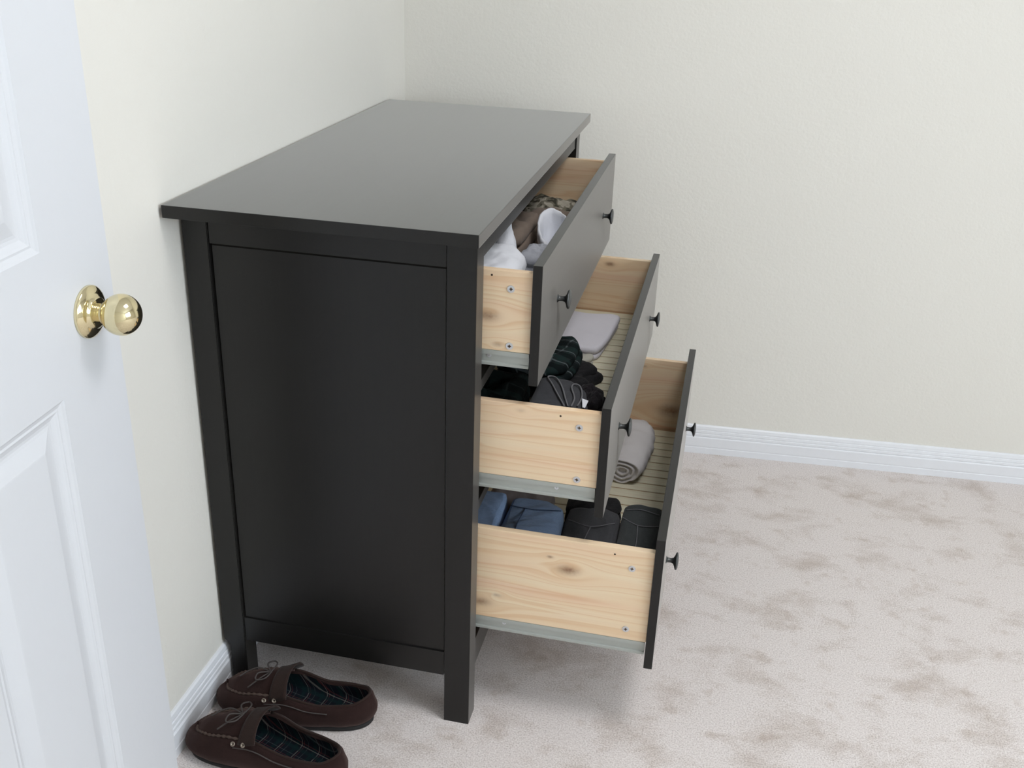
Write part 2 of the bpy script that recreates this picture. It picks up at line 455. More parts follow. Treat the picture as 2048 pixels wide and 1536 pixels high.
for s, (ya, yb) in enumerate(((YN0, YN1), (YF0, YF1))):
    o = .0030                                     # rails sit a little behind the leg faces
    yo = ya + o if s == 0 else yb - o; g = 1 if s == 0 else -1
    def yy(a, b): return (min(yo + g * a, yo + g * b), max(yo + g * a, yo + g * b))
    a, b = yy(0, .018); box('side_rail', (BX + .0012, a, .8875), (LXF - LW - .0018, b, CH - CT - .0015), M['dark_x'], chest)
    box('side_rail', (BX + .0012, a, .104), (LXF - LW - .0018, b, .156), M['dark_x'], chest)
    a, b = yy(.0030, .0065); box('groove_shade_strip', (BX + .003, a, .8836), (LXF - LW - .003, b, .8876), M['gap'], chest)  # near-black strip painted in as the shade line under the rail
    a, b = yy(.0030, .0125); box('side_panel', (BX + .003, a, .150), (LXF - LW - .003, b, .8836), M['dark_z'], chest)
    a, b = yy(.013, .016); box('panel_backing', (BX - .01, a, .15), (LXF - LW + .01, b, .93), M['gap'], chest)
box('back_panel', (.008, YN1, .12), (.013, YF0, CH - CT), M['gap'], chest)
for za, zb in ((.894, CH - CT), (.6635, .6835), (.4345, .4545), (.098, .158)):
    box('front_rail', (LXF - .022, YN1 + .0006, za), (LXF - .003, YF0 - .0006, zb), M['dark_y'], chest, .001)
for yc in (.36, .72):
    box('runner_bar', (.02, yc - .01, .905), (LXF - .03, yc + .01, CH - CT), M['gap'], chest)

# drawers: front thickness .0155; (front x, z bottom, z top, side z0, side z1)
DY0, DY1 = YN1 + .0035, YF0 - .0035
DR = [(.5775, .6865, .8895, .739, .8745), (.7000, .4585, .6625, .510, .6480), (.8090, .1610, .4310, .212, .4000)]
KN = [(0, .0070), (.0015, .0070), (.002, .0052), (.005, .0046), (.010, .0044), (.0135, .0055), (.0160, .0095), (.0178, .0150), (.0190, .0166), (.0205, .0167), (.0215, .0160), (.0228, .0110), (.0235, .0050), (.0237, .0008)]
knob_me = lathe_mesh(KN, 'X', 40)
for p in knob_me.polygons: p.use_smooth = True
screw_me = lathe_mesh([(-.004, .002), (-.0002, .0052), (.0006, .0062), (.0012, .0060), (.0013, .0022), (-.0006, .0014), (-.0010, .0003)], '-Y', 20)
small_me = lathe_mesh([(-.003, .0014), (.0003, .0038), (.0010, .0036), (.0010, .0012), (-.0006, .0006)], '-Y', 16)
cross_me = mesh_of([(-.003, -.00142, -.0006), (.003, -.00142, -.0006), (.003, -.00142, .0006), (-.003, -.00142, .0006),
                    (-.0006, -.00145, -.003), (.0006, -.00145, -.003), (.0006, -.00145, .003), (-.0006, -.00145, .003)], [(0, 1, 2, 3), (4, 5, 6, 7)])
hole_me = lathe_mesh([(-.0030, .0016), (.0002, .0017)], '-Y', 12)
PITCH = .0350
npl = int((DY1 - DY0 - .05) / PITCH)
plank_me = box_mesh((0, -PITCH / 2 + .0023, 0), (.425, PITCH / 2 - .0023, .0022), .0006, 1)
SIDE_KNOTS = [[(.490, .797, .011, .75), (.508, .7495, .006, .5)], [(.55, .637, .005, .25)], [(.646, .339, .0115, .95), (.490, .243, .011, .8), (.613, .361, .0035, .8), (.52, .262, .005, .5)]]
FAR_KNOTS = [[], [(.585, .632, .007, 1.0)], [(.765, .268, .022, .8), (.69, .38, .004, .5)]]
SCREWS = [((.5270, .8455), (.5275, .7490)), ((.6490, .6190), (.6505, .5220)), ((.7565, .3625), (.7555, .2345))]
HOLES = [(.4955, .8655), (.617, .636), (.725, .3865)]
RAILSCREW = [(.494, .7285), (.617, .5005), (.535, .203)]
names = ['top drawer, least pulled out', 'middle drawer', 'bottom drawer, pulled out furthest']
for i, (fx, za, zb, sa, sb) in enumerate(DR):
    xb = fx - .0155
    d = box('drawer', (xb, DY0, za), (fx, DY1, zb), M['dark_front'], chest, .0012)
    tag(d, 'black-brown front of the ' + names[i])
    xk = xb - .43
    m_side = pine('pine_side_%d' % i, 'x', SIDE_KNOTS[i], 1.7 + i * 3.1)
    m_far = pine('pine_far_side_%d' % i, 'x', FAR_KNOTS[i], 9.3 + i * 2.3)
    m_back = pine('pine_back_%d' % i, 'y', (), 4.4 + i)
    ys = DY0 + .0075
    tag(box('side_board', (xk, ys, sa), (xb - .0004, ys + .0125, sb), m_side, d, .0012), 'knotty pine side board')
    tag(box('side_board', (xk, DY1 - .020, sa), (xb - .0004, DY1 - .0075, sb), m_far, d, .0012), 'pine side board')
    box('back_board', (xk, ys + .0130, sa), (xk + .0125, DY1 - .0205, sb - .004), m_back, d, .001)
    box('bottom_sheet', (xk + .001, ys + .0130, sa + .002), (xb - .0006, DY1 - .0205, sa + .0055), M['plank_gap'], d)
    span = DY1 - DY0 - .041
    n = int(span / PITCH); off = DY0 + .0205 + (span - n * PITCH) / 2
    for k in range(n):
        o = link('plank', plank_me, M['plank'], None); o.location = (xk + .0005, off + (k + .5) * PITCH, sa + .0053); fix(o, d)
    # steel slide under each side board
    for s in (0, 1):
        yr = ys - .0008 if s == 0 else DY1 - .0195
        vs = []; prof = [(0, 0), (0, -.0075), (.0025, -.0085), (.0025, -.0205), (.0, -.0215), (.0, -.0262), (.0135, -.0262), (.0135, 0)]
        if s == 1: prof = [(.0127 - a, b) for a, b in prof]
        for x in (xk + .02, xb - .002): vs += [(x, yr + a, sa + b - .0003) for a, b in prof]
        nn = len(prof); me = mesh_of(vs, [tuple(range(nn)), tuple(range(nn, 2 * nn))] + [(q, (q + 1) % nn, nn + (q + 1) % nn, nn + q) for q in range(nn)])
        bm = bmesh.new(); bm.from_mesh(me); bmesh.ops.recalc_face_normals(bm, faces=bm.faces); bm.to_mesh(me); bm.free()
        tag(link('slide_rail', me, M['rail'], d), 'grey steel drawer slide')
    for (sx, sz) in SCREWS[i]:
        me = screw_me
        o = link('screw', me, M['zinc'], None, smooth=False); o.location = (sx, ys, sz); fix(o, d)
        o = link('screw_slot', cross_me, M['hole'], None); o.location = (sx, ys, sz); fix(o, d)
    o = link('pilot_hole', hole_me, M['hole'], None); o.location = (HOLES[i][0], ys, HOLES[i][1]); fix(o, d)
    o = link('rail_screw', small_me, M['zinc'], None); o.location = (RAILSCREW[i][0], ys + .0018, RAILSCREW[i][1]); fix(o, d)
    for yk in (CW / 2 - .282, CW / 2 + .278):
        o = link('knob', knob_me, M['knob'], None); o.location = (fx - .0004, yk, (za + zb) / 2 - .003); fix(o, d)
        tag(o, 'dark round metal knob')

# ------------------------------------------------------------------ clothes
def smoothstep(a, b, x):
    t = max(0.0, min(1.0, (x - a) / (b - a))); return t * t * (3 - 2 * t)
def resample(poly, n):
    pts = [Vector((*p, 0)) for p in poly]
    for w in (.09, .25, .25):                       # cut the corners a little
        new = []
        for a, b in zip(pts, pts[1:] + pts[:1]):
            new += [a.lerp(b, w), a.lerp(b, 1 - w)]
        pts = new
    pts.append(pts[0])
    L = [0]
    for a, b in zip(pts, pts[1:]): L.append(L[-1] + (b - a).length)
    out = []; j = 0
    for k in range(n):
        t = L[-1] * k / n
        while L[j + 1] < t: j += 1
        f = (t - L[j]) / max(L[j + 1] - L[j], 1e-9); out.append(pts[j].lerp(pts[j + 1], f))
    return out
def pad_geo(poly, z0, h, seed, wr=.006, freq=18, edge=.012, n=84, rings=16, tilt=(0, 0), dirn=None, crown=.12):
    """a soft folded layer: rounded edge, wrinkled top"""
    pts = resample(poly, n); c = sum(pts, Vector()) / n
    vs, fs = [], []; off = Vector((seed * 3.7, seed * 1.3, seed * .7))
    rr = max((p - c).length for p in pts)
    def top(x, y):
        q = Vector((x, y, 0))
        if dirn is not None:
            ca, sa = math.cos(dirn), math.sin(dirn); q = Vector((x * ca + y * sa, (-x * sa + y * ca) * .25, 0))
        w = noise.fractal(q * freq + off, 1.0, 2.1, 4)
        rdg = 1 - abs(noise.noise(q * freq * .6 + off * 2)) * 2
        return wr * (w + .6 * rdg)
    prof = [(0.0, 0.0)] + [(t, 1) for t in [k / (rings - 5) for k in range(1, rings - 4)]]
    # top rings, from the centre outwards, then round the edge and underneath
    vs.append(Vector((c.x, c.y, z0 + h * (1 + crown) + top(c.x, c.y) + tilt[0] * 0)))
    ring_start = []
    e = min(edge, h * .5)
    spec = [(k / (rings - 1), None) for k in range(1, rings)]
    for t, _ in spec:
        ring_start.append(len(vs))
        for p in pts:
            v = c + (p - c) * t * (1 - e / max((p - c).length, e * 1.5))
            zz = z0 + h * (1 + crown * (1 - t * t)) + top(v.x, v.y) * (1 - .5 * t ** 4) + tilt[0] * (v.x - c.x) + tilt[1] * (v.y - c.y)
            vs.append(Vector((v.x, v.y, max(zz, z0 + .002))))
    zt = ring_start[-1]
    for a in (30, 60, 90, 120, 150):
        r = math.radians(a); ring_start.append(len(vs))
        for k, p in enumerate(pts):
            inn = vs[zt + k]; hh = max(inn.z - z0, .002)
            d = (p - c).normalized()
            base = Vector((inn.x, inn.y, z0 + hh / 2)) + Vector((d.x, d.y, 0)) * e * math.sin(r) + Vector((0, 0, hh / 2 * math.cos(r)))
            vs.append(base + Vector((d.x, d.y, 0)) * .12 * top(base.x * 3, base.z * 9 + base.y))
    b = len(vs); vs.append(Vector((c.x, c.y, z0)))
    for k in range(n): fs.append((0, 1 + k, 1 + (k + 1) % n))
    for s in range(len(ring_start) - 1):
        A, B = ring_start[s], ring_start[s + 1]
        for k in range(n): fs.append((A + k, B + k, B + (k + 1) % n, A + (k + 1) % n))
    A = ring_start[-1]
    for k in range(n): fs.append((A + k, b, A + (k + 1) % n))
    return vs, fs
def garment(name, poly, z0, layers, mat, label, cat, group, seed=1.0, **kw):
    """layers: list of (thickness, inset, dx, dy)"""
    c = sum((Vector(p) for p in poly), Vector((0, 0))) / len(poly)
    root = None; vs, fs = [], []; z = z0
    for k, (h, ins, dx, dy) in enumerate(layers):
        pl = []
        for p in poly:
            q = Vector(p) - c; L = q.length; q = q * ((L - ins) / L)
            jit = noise.noise(Vector((q.x * 30, q.y * 30, seed * 5 + k * 2.3))) * .005
            q *= 1 + jit / L
            pl.append((c.x + q.x + dx, c.y + q.y + dy))
        v, f = pad_geo(pl, z, h, seed + k * .37, **kw)
        o = len(vs); vs += v; fs += [tuple(i + o for i in ff) for ff in f]
        z += h * .93
    loc = Vector((c.x, c.y, z0))
    me = mesh_of([v - loc for v in vs], fs)
    o = link(name, me, mat, None, smooth=True); o.location = loc
    return tag(o, label, cat, group)

F = {}
F['white'] = fabric('white_cotton_knit', (.92, .93, .97), (.86, .88, .94))
F['lilac'] = fabric('pale_lilac_cotton', (.80, .775, .82), (.75, .725, .78))
F['cream'] = fabric('cream_cotton', (.62, .60, .52))
F['grey'] = fabric('heather_grey_knit', (.50, .51, .55), (.36, .37, .41), 500)
F['taupe'] = fabric('taupe_cotton', (.26, .205, .165), (.20, .155, .125))
F['charcoal'] = fabric('charcoal_knit', (.17, .155, .15), (.10, .09, .09))
F['camo'] = None
n = N('camouflage_cotton'); f = n.noise(n.coord(), 38, 2, .5, .6)
n.base(n.ramp(f, [(.40, (.055, .05, .035)), (.44, (.20, .18, .13)), (.52, (.22, .20, .15)), (.55, (.46, .42, .34)), (.66, (.44, .40, .32)), (.69, (.10, .085, .06))])); n.set(Roughness=.95); F['camo'] = n.m
F['shirt'] = fabric('pale_grey_cotton', (.72, .69, .68), (.66, .63, .63))
F['black'] = fabric('black_fleece', (.012, .012, .013), (.022, .021, .023), 300, mottle=30, bump=.6)
F['blackknit'] = fabric('black_curly_fleece', (.014, .012, .014), (.028, .025, .028), 180, mottle=60, bump=1.0)
F['short'] = fabric('dark_grey_cotton', (.045, .046, .052), (.075, .076, .084))
F['chino'] = fabric('pinkish_beige_cotton', (.34, .29, .28))
F['stitch'] = plain('grey_stitching', (.14, .14, .15), .9)
F['jean_seam'] = plain('dark_blue_stitching', (.05, .08, .15), .9)
F['cord'] = plain('grey_cord', (.17, .17, .18), .8)
F['jean'] = fabric('mid_blue_denim', (.46, .62, .92), (.11, .17, .29), 500, mottle=14, axis=(.25, 1, 1), bump=.6)
F['darkjean'] = fabric('charcoal_denim', (.030, .030, .034), (.085, .087, .094), 600, mottle=16, bump=.5)
F['darkjean2'] = fabric('black_green_denim', (.024, .027, .028), (.068, .075, .076), 600, mottle=16, bump=.5)
F['plaid'] = plaid('dark_green_plaid_flannel', (.021, .028, .029), [(.20, .16, (.005, .008, .009), .85), (.55, .035, (.17, .20, .21), .5), (.82, .10, (.014, .028, .027), .8)], .055, .2)
F['plaid2'] = plaid('black_green_plaid_flannel', (.004, .006, .006), [(.30, .14, (.008, .015, .0145), .8), (.75, .02, (.03, .035, .035), .4)], .075)

# --- top drawer
Z1 = .7465
G1 = 'clothes in the top drawer'
y_in0, y_in1 = DY0 + .022, DY1 - .022
ROLL = [(.001, .90), (.006, .84), (.007, .74), (.0, .70), (.0, .58), (.006, .54), (.007, .44), (.001, .40), (.001, .26), (.006, .22), (.006, .10)]
def sock(name, pts, rad, mat, label, cat, group, seed, open_end=True, rolled=False):
    """a rolled or bunched tube of cloth with an open cuff at its far end"""
    path = catmull(pts, 7); m = len(path); n = 28; vs, fs = [], []
    L = [0]
    for a, b in zip(path, path[1:]): L.append(L[-1] + (b - a).length)
    rr = catmull([Vector((r, e, 0)) for r, e in rad], 7)
    for i, p in enumerate(path):
        t = (path[min(i + 1, m - 1)] - path[max(i - 1, 0)]).normalized()
        a = t.cross(Vector((0, 0, 1))); a = a.normalized() if a.length > .05 else Vector((1, 0, 0)); b = a.cross(t)
        ra, rb = rr[i].x, rr[i].y
        for k in range(n):
            w = 2 * math.pi * k / n
            d = a * math.cos(w) * ra + b * math.sin(w) * rb
            q = p + d
            g = noise.fractal(q * 30 + Vector((seed, 0, 0)), 1, 2, 3) * .006 + math.sin(L[i] * 160 + k * .7) * .0008
            vs.append(q + d.normalized() * g)
    for i in range(m - 1):
        for k in range(n):
            a = i * n + k; b = i * n + (k + 1) % n; fs.append((a, b, b + n, a + n))
    fs.append(tuple(range(n)))
    if open_end:                                   # fold the cuff inwards
        for dep, sc in (ROLL if rolled else ((.002, .86), (.012, .74), (.03, .62), (.05, .4))):
            base = (m - 1) * n; o = len(vs); t = (path[-1] - path[-2]).normalized()
            for k in range(n): vs.append(path[-1] - t * dep + (vs[base + k] - path[-1]) * sc)
            prev = o - n
            for k in range(n): fs.append((prev + k, prev + (k + 1) % n, o + (k + 1) % n, o + k))
        fs.append(tuple(range(len(vs) - n, len(vs))))
    else:
        fs.append(tuple((m - 1) * n + k for k in range(n)))
    loc = Vector((path[0].x, path[0].y, min(v.z for v in vs)))
    me = mesh_of([v - loc for v in vs], fs)
    bm = bmesh.new(); bm.from_mesh(me); bmesh.ops.recalc_face_normals(bm, faces=bm.faces); bm.to_mesh(me); bm.free()
    o = link(name, me, mat, None, smooth=True); o.location = loc
    return tag(o, label, cat, group)
def pouch(name, c, z0, rings, rot, mat, label, cat, group, seed, open_top=True):
    """bunched cloth: stacked elliptical rings (dx, dy, z, a, b, tilt), open at the top"""
    n = 40; vs, fs = [], []; ca, sa = math.cos(rot), math.sin(rot)
    rr = []
    for i in range(len(rings) - 1):
        for k in range(4):
            t = k / 4; rr.append([x + (y - x) * t for x, y in zip(rings[i], rings[i + 1])])
    rr.append(list(rings[-1]))
    if open_top:
        dx, dy, z, a, b, tl = rings[-1]
        for dz, sc in ((.002, .95), (.0015, .88), (-.006, .82), (-.030, .80), (-.060, .74), (-.070, .5)):
            rr.append([dx, dy, z + dz, a * sc, b * sc, tl])
    for dx, dy, z, a, b, tl in rr:
        for k in range(n):
            w = 2 * math.pi * k / n
            u, v = a * math.cos(w), b * math.sin(w)
            q = Vector((dx + u * ca - v * sa, dy + u * sa + v * ca, z + tl * v))
            g = noise.fractal(Vector((q.x, q.y, q.z * .6)) * 38 + Vector((seed * 3, 0, 0)), 1, 2, 4) * .006
            d = Vector((math.cos(w) * ca - math.sin(w) * sa, math.cos(w) * sa + math.sin(w) * ca, .3))
            vs.append(q + d * g)
    m = len(rr)
    for i in range(m - 1):
        for k in range(n): fs.append((i * n + k, i * n + (k + 1) % n, (i + 1) * n + (k + 1) % n, (i + 1) * n + k))
    fs.append(tuple(range(n))[::-1]); fs.append(tuple((m - 1) * n + k for k in range(n)))
    me = mesh_of(vs, fs)
    bm = bmesh.new(); bm.from_mesh(me); bmesh.ops.recalc_face_normals(bm, faces=bm.faces); bm.to_mesh(me); bm.free()
    o = link(name, me, mat, None, smooth=True); o.location = (c[0], c[1], z0)
    return tag(o, label, cat, group)
garment('folded_undershirt', [(.350, .135), (.520, .135), (.528, .200), (.518, .285), (.490, .335), (.350, .345)], Z1, [(.034, .002, 0, 0), (.036, 0, 0, .002), (.040, .003, -.002, 0)], F['white'],
        'bright white folded undershirt at the near end of the top drawer', 'undershirt', G1, 2.0, wr=.009, freq=20, edge=.02)
pouch('white_sock', (.440, .395), Z1, [(0, 0, .0, .030, .030, 0), (0, 0, .04, .034, .033, 0), (.004, 0, .08, .028, .026, 0), (.010, .004, .105, .016, .012, .1), (.016, .006, .122, .006, .005, .1)], 0, F['white'],
      'small white sock with a pointed tip behind the white undershirt', 'sock', G1, 3.0, False)
pouch('white_sock', (.520, .520), Z1, [(0, 0, .0, .028, .052, 0), (0, 0, .030, .032, .058, .05), (0, 0, .060, .031, .060, .20), (-.002, .0, .086, .030, .062, .38)], .22, F['white'],
      'white sock with its cuff gaping open in the middle of the top drawer', 'sock', G1, 4.0, True)
garment('grey_shorts', [(.478, .350), (.545, .335), (.550, .440), (.486, .455)], Z1, [(.030, 0, 0, 0), (.028, .003, 0, .002), (.022, .006, 0, 0)], F['grey'],
        'mottled grey shorts in front of the gaping white sock', 'shorts', G1, 5.0, wr=.012, freq=30)
garment('charcoal_sock', [(.534, .165), (.556, .165), (.557, .310), (.530, .322)], Z1, [(.030, 0, 0, 0), (.030, .002, 0, 0)], F['charcoal'],
        'charcoal sock squeezed behind the top drawer front', 'sock', G1, 6.0, wr=.006, freq=24)
garment('brown_boxers', [(.385, .435), (.470, .440), (.480, .560), (.475, .640), (.385, .640)], Z1, [(.034, 0, 0, 0), (.030, .004, 0, .004), (.024, .010, .002, 0)], F['taupe'],
        'taupe brown boxers bunched behind the gaping white sock', 'boxers', G1, 7.0, wr=.016, freq=15)
garment('brown_undershirt', [(.430, .655), (.535, .600), (.545, .700), (.440, .735)], Z1, [(.032, 0, 0, 0), (.028, .005, 0, 0), (.016, .010, 0, 0)], F['taupe'],
        'reddish brown folded undershirt beyond the gaping white sock', 'undershirt', G1, 8.0, wr=.010, freq=18)
garment('camouflage_shorts', [(.395, .765), (.545, .760), (.550, .870), (.400, .880)], Z1, [(.026, 0, 0, 0), (.026, .006, 0, 0)], F['camo'],
        'beige and olive camouflage shorts at the far end of the top drawer', 'shorts', G1, 9.0, wr=.014, freq=20)

# --- middle drawer
Z2 = .5175
G2 = 'clothes in the middle drawer'
tee = garment('folded_tee', [(.430, .615), (.612, .618), (.624, .700), (.632, .835), (.612, .842), (.570, .832), (.430, .850)], Z2, [(.016, .004, 0, 0), (.018, 0, 0, .001)], F['lilac'],
        'pale lilac folded tee at the far end of the middle drawer', 'shirt', G2, 11.0, wr=.0035, freq=12, edge=.008, crown=.05)
garment('folded_shirt', [(.500, .562), (.585, .565), (.606, .585), (.608, .612), (.500, .610)], Z2, [(.013, 0, 0, 0), (.011, .003, 0, 0)], F['cream'],
        'cream folded cloth peeping out in front of the lilac tee', 'shirt', G2, 12.0, wr=.004, freq=30, edge=.006)
garment('black_pullover', [(.480, .405), (.600, .405), (.632, .445), (.612, .475), (.640, .525), (.600, .558), (.490, .550)], Z2, [(.020, 0, 0, 0), (.016, .008, -.006, 0)], F['black'],
        'black pullover lying under the green plaid shirt', 'pullover', G2, 13.0, wr=.007, freq=26, edge=.008)
garment('plaid_flannel_shirt', [(.440, .385), (.535, .372), (.582, .400), (.592, .460), (.592, .530), (.572, .575), (.440, .545)], Z2 + .040, [(.018, 0, 0, 0), (.018, .004, -.004, .002)], F['plaid'],
        'dark green plaid flannel shirt folded in the middle drawer', 'shirt', G2, 14.0, wr=.009, freq=20, edge=.009)
garment('dark_fleece', [(.612, .340), (.648, .330), (.664, .352), (.660, .405), (.625, .425), (.606, .400)], Z2, [(.022, 0, 0, 0), (.020, .004, -.003, 0)], F['blackknit'],
        'black curly fleece beside the middle drawer front', 'pullover', G2, 15.0, wr=.012, freq=48, edge=.012)
sh = garment('drawstring_shorts', [(.535, .140), (.640, .140), (.650, .230), (.640, .310), (.600, .352), (.540, .355)], Z2, [(.030, 0, 0, 0), (.028, .003, 0, 0), (.026, .005, -.003, 0)], F['short'],
        'dark grey shorts with a looped drawstring and eyelet', 'shorts', G2, 16.0, wr=.005, freq=18, edge=.012)
garment('dark_green_flannel', [(.380, .140), (.520, .140), (.530, .250), (.526, .350), (.380, .360)], Z2, [(.030, 0, 0, 0), (.030, .004, 0, .003), (.024, .008, 0, 0)], F['plaid2'],
        'black and green plaid flannel at the near end of the middle drawer', 'shirt', G2, 17.0, wr=.012, freq=22, edge=.010)
def top_z(o, x, y):
    best = -1; l = o.location
    for v in o.data.vertices:
        d = (v.co.x + l.x - x) ** 2 + (v.co.y + l.y - y) ** 2
        if d < .00012 and v.co.z + l.z > best: best = v.co.z + l.z
    return best if best > 0 else l.z + .05
def draped(pts, o, lift=.0022):
    return [(x, y, top_z(o, x, y) + lift) for x, y in pts]
def drape_curve(pts, o, lift=.0022):
    c = catmull([Vector((x, y, 0)) for x, y in pts], 6)
    z = [top_z(o, p.x, p.y) + lift for p in c]
    z = [sum(z[max(i - 2, 0):i + 3]) / len(z[max(i - 2, 0):i + 3]) for i in range(len(z))]
    return [(p.x, p.y, zz) for p, zz in zip(c, z)]
for pts in ([(.606, .214), (.592, .245), (.572, .290), (.556, .325), (.560, .338), (.572, .328), (.590, .285), (.604, .240), (.612, .216)],
            [(.618, .216), (.618, .250), (.606, .292), (.608, .312), (.620, .304), (.630, .260), (.628, .222)]):
    link('drawstring', tube_mesh(drape_curve(pts, sh), .0017, 6), F['cord'], sh, True)
ey = lathe_mesh([(0, .0025), (.001, .0025), (.0016, .0045), (.001, .0062), (0, .0062)], 'Z', 16)
o = link('eyelet', ey, M['zinc'], None, True); o.location = (.612, .192, top_z(sh, .612, .192)); fix(o, sh)
me = mesh_of([(-.002, -.018, 0), (.003, -.017, 0), (.007, .012, .002), (-.005, .011, .002), (-.002, -.018, .001), (.003, -.017, .001), (.007, .012, .003), (-.005, .011, .003)],
             [(0, 3, 2, 1), (4, 5, 6, 7), (0, 1, 5, 4), (1, 2, 6, 5), (2, 3, 7, 6), (3, 0, 4, 7)])
o = link('care_label', me, F['white'], None); o.location = (.637, .238, top_z(sh, .632, .238) + .001); o.rotation_euler = (0, .35, .1); fix(o, sh)

# --- bottom drawer
Z3 = .2195
G3 = 'clothes in the bottom drawer'
sock('rolled_shirt', [(.690, .870, Z3 + .034), (.692, .830, Z3 + .036), (.692, .770, Z3 + .037), (.688, .710, Z3 + .037), (.684, .668, Z3 + .036), (.682, .640, Z3 + .034)],
     [(.030, .022), (.044, .032), (.048, .034), (.048, .034), (.046, .032), (.042, .028)], F['shirt'],
     'pale grey rolled shirt at the far end of the bottom drawer', 'shirt', G3, 21.0, True, True)
KW = dict(freq=11, edge=.014, n=110, rings=34, crown=.03)
garment('blue_jeans', [(.395, .135), (.488, .135), (.496, .240), (.486, .350), (.395, .352)], Z3, [(.056, .003, 0, 0), (.062, 0, 0, .002)], F['jean'],
        'pale blue folded jeans at the cabinet end of the bottom drawer', 'jeans', G3, 22.0, wr=.013, dirn=.9, **KW)
jj = garment('blue_jeans', [(.490, .135), (.604, .135), (.608, .230), (.606, .325), (.566, .352), (.494, .348)], Z3, [(.054, .003, 0, 0), (.060, 0, 0, .002)], F['jean'],
        'blue folded jeans between the paler jeans and the charcoal pair', 'jeans', G3, 23.0, wr=.013, dirn=1.9, **KW)
cj = garment('charcoal_jeans', [(.602, .135), (.712, .135), (.715, .240), (.712, .350), (.670, .372), (.606, .358)], Z3, [(.052, .003, 0, 0), (.052, 0, 0, .002)], F['darkjean'],
        'charcoal folded jeans in the middle of the bottom drawer', 'jeans', G3, 24.0, wr=.013, dirn=.4, **KW)
bj = garment('black_jeans', [(.709, .135), (.792, .135), (.793, .300), (.790, .390), (.744, .404), (.712, .380)], Z3, [(.052, .003, 0, 0), (.056, 0, 0, .002)], F['darkjean2'],
        'greenish black folded jeans against the bottom drawer front', 'jeans', G3, 25.0, wr=.013, dirn=.2, **KW)
for o_, m_, lines in ((cj, F['stitch'], [[(.615, .300), (.660, .285), (.705, .300)], [(.660, .285), (.655, .220), (.662, .150)]]),
                      (bj, F['stitch'], [[(.716, .320), (.750, .300), (.788, .315)], [(.748, .300), (.752, .230), (.750, .150)], [(.720, .350), (.752, .365), (.786, .355)]]),
                      (jj, F['jean_seam'], [[(.500, .300), (.550, .292), (.600, .300)], [(.530, .295), (.528, .220), (.535, .145)]])):
    for pts in lines:
        link('seam', tube_mesh(drape_curve(pts, o_, .0004), .0011, 5), m_, o_, True)
garment('dark_sweatpants', [(.590, .374), (.650, .374), (.700, .385), (.712, .415), (.700, .450), (.590, .450)], Z3, [(.034, 0, 0, 0), (.032, .004, 0, .002), (.020, .006, 0, 0)], F['black'],
        'black sweatpants lying behind the charcoal jeans', 'trousers', G3, 26.0, wr=.007, freq=20, edge=.012)
garment('beige_chinos', [(.430, .362), (.570, .362), (.572, .440), (.430, .445)], Z3, [(.042, 0, 0, 0), (.044, .004, 0, .002)], F['chino'],
        'pinkish beige folded chinos behind the blue jeans', 'trousers', G3, 27.0, wr=.006, freq=20, edge=.014)

# ------------------------------------------------------------------ moccasin slippers
def suede():
    n = N('dark_brown_suede'); v = n.coord()
    f = n.noise(v, 35, 4, .6); g = n.noise(v, 900, 2, .6)
    n.base(n.mix(n.math('ADD', n.math('MULTIPLY', f, .6), n.math('MULTIPLY', g, .4)), (.011, .0055, .0050), (.034, .0160, .0140)))
    n.bump(g, .4, .0012); n.set(Roughness=.9); n.b.inputs['Specular IOR Level'].default_value = .15
    n.b.inputs['Sheen Weight'].default_value = .18; n.b.inputs['Sheen Tint'].default_value = (.8, .55, .5, 1)
    return n.m
M['suede'] = suede()
M['suede_edge'] = fabric('brown_suede_flap', (.040, .024, .020), (.022, .013, .011))
M['stitch'] = plain('brown_stitching', (.075, .048, .038), .85)
M['eyelet'] = plain('antique_brass_eyelet', (.34, .29, .24), .4, .8)
M['sole'] = plain('black_rubber_sole', (.012, .011, .011), .7)
M['lining'] = plaid('dark_plaid_lining', (.010, .013, .020), [(.25, .10, (.006, .020, .022), .7), (.50, .020, (.26, .24, .21), .45), (.62, .016, (.12, .03, .03), .5), (.85, .014, (.10, .12, .12), .4)], .036, .25)
M['lace'] = plain('brown_leather_lace', (.055, .045, .042), .6)
HW = [(0, 0), (.02, .0215), (.06, .035), (.12, .045), (.20, .0505), (.33, .053), (.5, .0505), (.65, .0465), (.8, .0435), (.9, .0375), (.96, .0265), (.99, .0135), (1, 0)]
def hw(t):
    for (a, wa), (b, wb) in zip(HW, HW[1:]):
        if a <= t <= b:
            return wa + (wb - wa) * (t - a) / (b - a)
    return 0
SL = .308
def interp(tab, t):
    for (a, va), (b, vb) in zip(tab, tab[1:]):
        if a <= t <= b:
            f = (t - a) / (b - a); f = f * f * (3 - 2 * f); return va + (vb - va) * f
    return tab[-1][1]
RIMZ = [(0, .044), (.15, .054), (.35, .066), (.48, .070), (.70, .054), (.88, .056), (1, .064)]
RIMI = [(0, .020), (.15, .018), (.40, .014), (.6, .011), (1, .010)]
NP = 96
